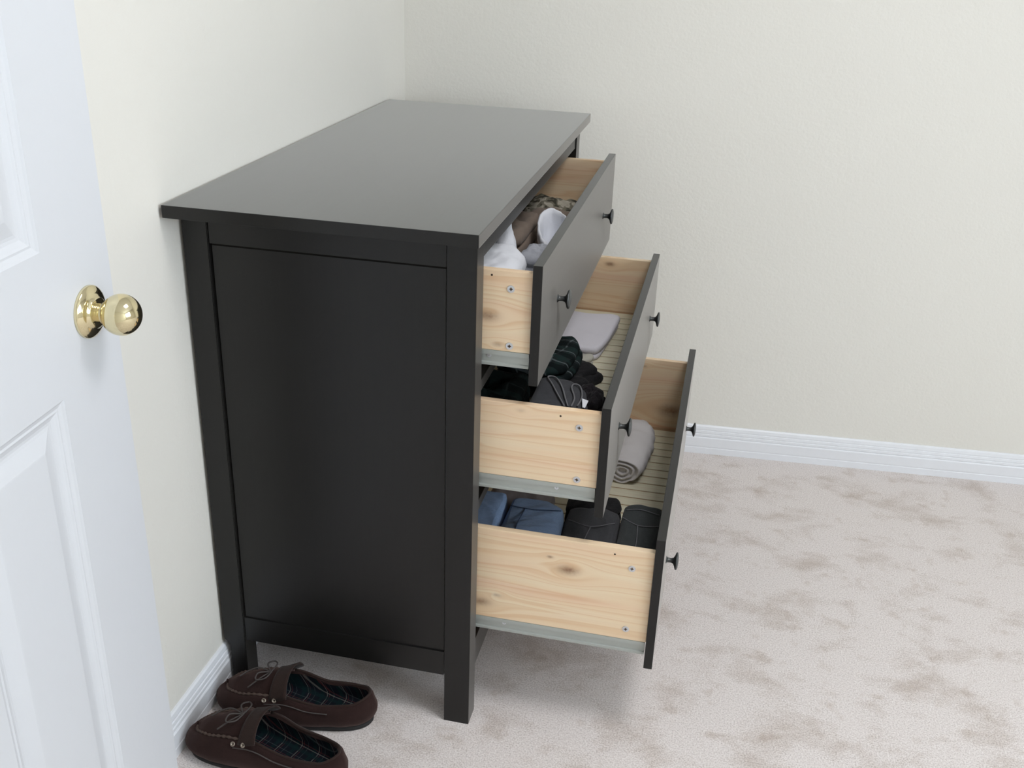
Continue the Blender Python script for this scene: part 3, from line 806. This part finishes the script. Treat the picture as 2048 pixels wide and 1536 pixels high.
def outline(inset, side=1):
    out = []
    for k in range(NP):
        ph = 2 * math.pi * k / NP
        t = (1 - math.cos(ph)) / 2; sgn = 1 if ph <= math.pi else -1
        w = hw(t); bow = side * .006 * math.sin(math.pi * t * 1.3)      # slight inward curve of the foot
        x, y = t * SL, sgn * w
        # inset along the outline normal, approximated from the half-width slope
        e = .004; dw = (hw(min(t + e, 1)) - hw(max(t - e, 0))) / ((min(t + e, 1) - max(t - e, 0)) * SL)
        nx, ny = -dw, 1.0; L = math.hypot(nx, ny); nx /= L; ny /= L
        if w < 1e-6: nx, ny = (-1 if t < .5 else 1), 0
        ins = inset(t) if callable(inset) else inset
        out.append((x - nx * ins, y - sgn * ny * ins + bow, t))
    return out
def smooth_ring(r, it=2):
    for _ in range(it):
        r = [((r[k - 1][0] + 2 * r[k][0] + r[(k + 1) % NP][0]) / 4, (r[k - 1][1] + 2 * r[k][1] + r[(k + 1) % NP][1]) / 4, r[k][2]) for k in range(NP)]
    return r
def loft(rings, close_bottom=False, close_top=False):
    vs, fs = [], []
    for r in rings: vs += r
    n = len(rings[0])
    for i in range(len(rings) - 1):
        for k in range(n): fs.append((i * n + k, i * n + (k + 1) % n, (i + 1) * n + (k + 1) % n, (i + 1) * n + k))
    if close_bottom: fs.append(tuple(range(n))[::-1])
    if close_top: fs.append(tuple((len(rings) - 1) * n + k for k in range(n)))
    me = mesh_of(vs, fs)
    bm = bmesh.new(); bm.from_mesh(me); bmesh.ops.recalc_face_normals(bm, faces=bm.faces); bm.to_mesh(me); bm.free()
    return me
def slipper(loc, rz, side, label):
    root = tag(empty('moccasin_slipper', (0, 0, 0)), label, 'slipper', 'pair of moccasin slippers')
    R = lambda ins, zf: [(x, y, zf(t) if callable(zf) else zf) for x, y, t in smooth_ring(outline(ins, side))]
    # sole
    link('sole', loft([R(.010, 0), R(.006, .001), R(.005, .007), R(.008, .0095)], True, True), M['sole'], root, True)
    rim = lambda t: interp(RIMZ, t)
    ri = lambda t: interp(RIMI, t)
    zs = lambda f: (lambda t: .008 + (rim(t) - .008) * f)
    up = [R(.0075, .0085), R(.0030, zs(.10)), R(-.0010, zs(.28)), R(-.0020, zs(.48)), R(lambda t: .0 + ri(t) * .10, zs(.68)), R(lambda t: ri(t) * .38, zs(.86)), R(lambda t: ri(t) * .72, zs(.965)), R(ri, rim)]
    # inner face of the wall
    up += [R(lambda t: ri(t) + .003, lambda t: rim(t) - .001), R(lambda t: ri(t) + .004, lambda t: rim(t) - .006)]
    me = loft(up)
    for v in me.vertices:
        q = v.co * 22 + Vector((side * 5, 0, 0)); v.co += v.normal * noise.fractal(q, 1, 2, 3) * .0016
    link('upper', me, M['suede'], root, True)
    # plaid lined inside: wall plus insole
    link('lining', loft([R(lambda t: ri(t) + .0038, lambda t: rim(t) - .004), R(lambda t: ri(t) * .75 + .004, zs(.75)), R(lambda t: .010, zs(.40)), R(.014, .020), R(.022, .0175)], False, True), M['lining'], root, True)
    # vamp plug over the toes
    TE = .465; rows_, rimr = [], R(lambda t: ri(t) + .0008, rim)
    half = NP // 2; vs, fs = [], []; ns = 14; lst = [k for k in range(1, half) if rimr[k][0] / SL < TE + .02]
    for k in lst:
        a, b = Vector(rimr[k]), Vector(rimr[(NP - k) % NP])
        for j in range(ns + 1):
            s = j / ns; p = a.lerp(b, s); bulge = math.sin(math.pi * s)
            t = p.x / SL
            p.z += bulge * (.006 + .016 * smoothstep(.03, .35, t)) + noise.fractal(p * 40 + Vector((side, 0, 0)), 1, 2, 3) * .0014
            vs.append(p)
    for i in range(len(lst) - 1):
        for j in range(ns):
            A = i * (ns + 1) + j; fs.append((A, A + 1, A + ns + 2, A + ns + 1))
    fs.append(tuple(range(ns + 1)))
    me = mesh_of(vs, fs); bm = bmesh.new(); bm.from_mesh(me); bmesh.ops.recalc_face_normals(bm, faces=bm.faces); bm.to_mesh(me); bm.free()
    vamp = link('vamp', me, M['suede'], root, True)
    md = vamp.modifiers.new('thick', 'SOLIDIFY'); md.thickness = .003; md.offset = -1
    # raised gathered seam around the vamp
    seam = [Vector(rimr[k]) for k in [(NP - q) % NP for q in reversed(lst)]] + [Vector(rimr[0])] + [Vector(rimr[k]) for k in lst]
    seam = catmull(seam, 3)
    link('seam', tube_mesh([p + Vector((0, 0, .0012)) for p in seam], [.0024 + .0009 * math.sin(i * 1.6) for i in range(len(seam))], 6), M['stitch'], vamp, True)
    # rim binding around the opening
    lst2 = [k for k in range(1, NP) if rimr[k][0] / SL > TE - .03]
    link('rim_binding', tube_mesh([Vector(rimr[k]) for k in lst2], .0024, 6), M['suede_edge'], root, True)
    # saddle flap standing up in front of the opening
    vs, fs = [], []; nu, nv = 20, 6
    for j in range(nv + 1):
        f = j / nv; x = SL * (.395 + .095 * f)
        t = x / SL; w = hw(t) - ri(t) + .006; zr = interp(RIMZ, t); bow = side * .006 * math.sin(math.pi * t * 1.3)
        for i in range(nu + 1):
            s = -1 + 2 * i / nu
            y = s * (w + .004 * f) * (1.0 if abs(s) < .8 else 1.0)
            z = zr + .004 + (1 - s * s) * (.018 + .004 * f) + .010 * f * f * (.45 + .55 * s * s) - .010 * (abs(s) ** 6)
            vs.append((x + .010 * f * (s * s) * .6, y + bow, z))
    for j in range(nv):
        for i in range(nu):
            A = j * (nu + 1) + i; fs.append((A, A + 1, A + nu + 2, A + nu + 1))
    fl = link('tongue_flap', mesh_of(vs, fs), M['suede_edge'], root, True)
    md = fl.modifiers.new('thick', 'SOLIDIFY'); md.thickness = .0028; md.offset = 0
    # bow of thin lace
    bx, by = SL * .36, side * .005; bz = interp(RIMZ, .36) + .0225
    for pts in ([(0, 0, 0), (-.012, .016, .004), (-.006, .031, -.001), (.004, .022, .002), (.002, .002, .002)],
                [(0, 0, 0), (-.020, -.010, .003), (-.020, -.024, -.001), (-.004, -.020, .001), (.002, -.001, .002)],
                [(0, 0, 0), (-.024, .006, .001), (-.044, .002, -.006), (-.058, -.010, -.012)],
                [(0, 0, 0), (-.014, -.018, -.002), (-.034, -.032, -.016)],
                [(-.002, -.004, .001), (.003, 0, .004), (-.001, .004, .001)]):
        link('lace', tube_mesh(catmull([(bx + a, by + b, bz + c + .001) for a, b, c in pts], 6), .0015, 6), M['lace'], root, True)
    # laces along the sides, eyelets
    for sg in (1, -1):
        cs = []
        for t in (.36, .40, .46, .54, .64, .74):
            k = min(range(half), key=lambda q: abs(rimr[q][0] / SL - t)); k = k if sg > 0 else (NP - k) % NP
            p = Vector(rimr[k]); cs.append((p.x, p.y + sg * .0105, p.z - .010))
        link('lace', tube_mesh(catmull(cs, 5), .0012, 6), M['lace'], root, True)
        for t in (.37, .44):
            k = min(range(half), key=lambda q: abs(rimr[q][0] / SL - t)); k = k if sg > 0 else (NP - k) % NP
            p = Vector(rimr[k])
            e = lathe_mesh([(0, .0018), (.0008, .0018), (.0014, .0032), (.0008, .0044), (0, .0044)], 'Z', 14)
            e.transform(Matrix.Translation((p.x, p.y + sg * .0085, p.z - .0035)) @ Matrix.Rotation(-sg * math.radians(48), 4, 'X'))
            tag(link('eyelet', e, M['eyelet'], root, True), 'small metal eyelet')
    root.location = loc; root.rotation_euler = (0, 0, rz)
    return root
slipper((.0095, -.1135, 0), math.radians(-3.5), 1, 'dark brown moccasin slipper nearer the camera, with a tied bow')
slipper((.0095, -.0020, 0), math.radians(3.0), -1, 'dark brown moccasin slipper touching the dresser leg, behind its mate')
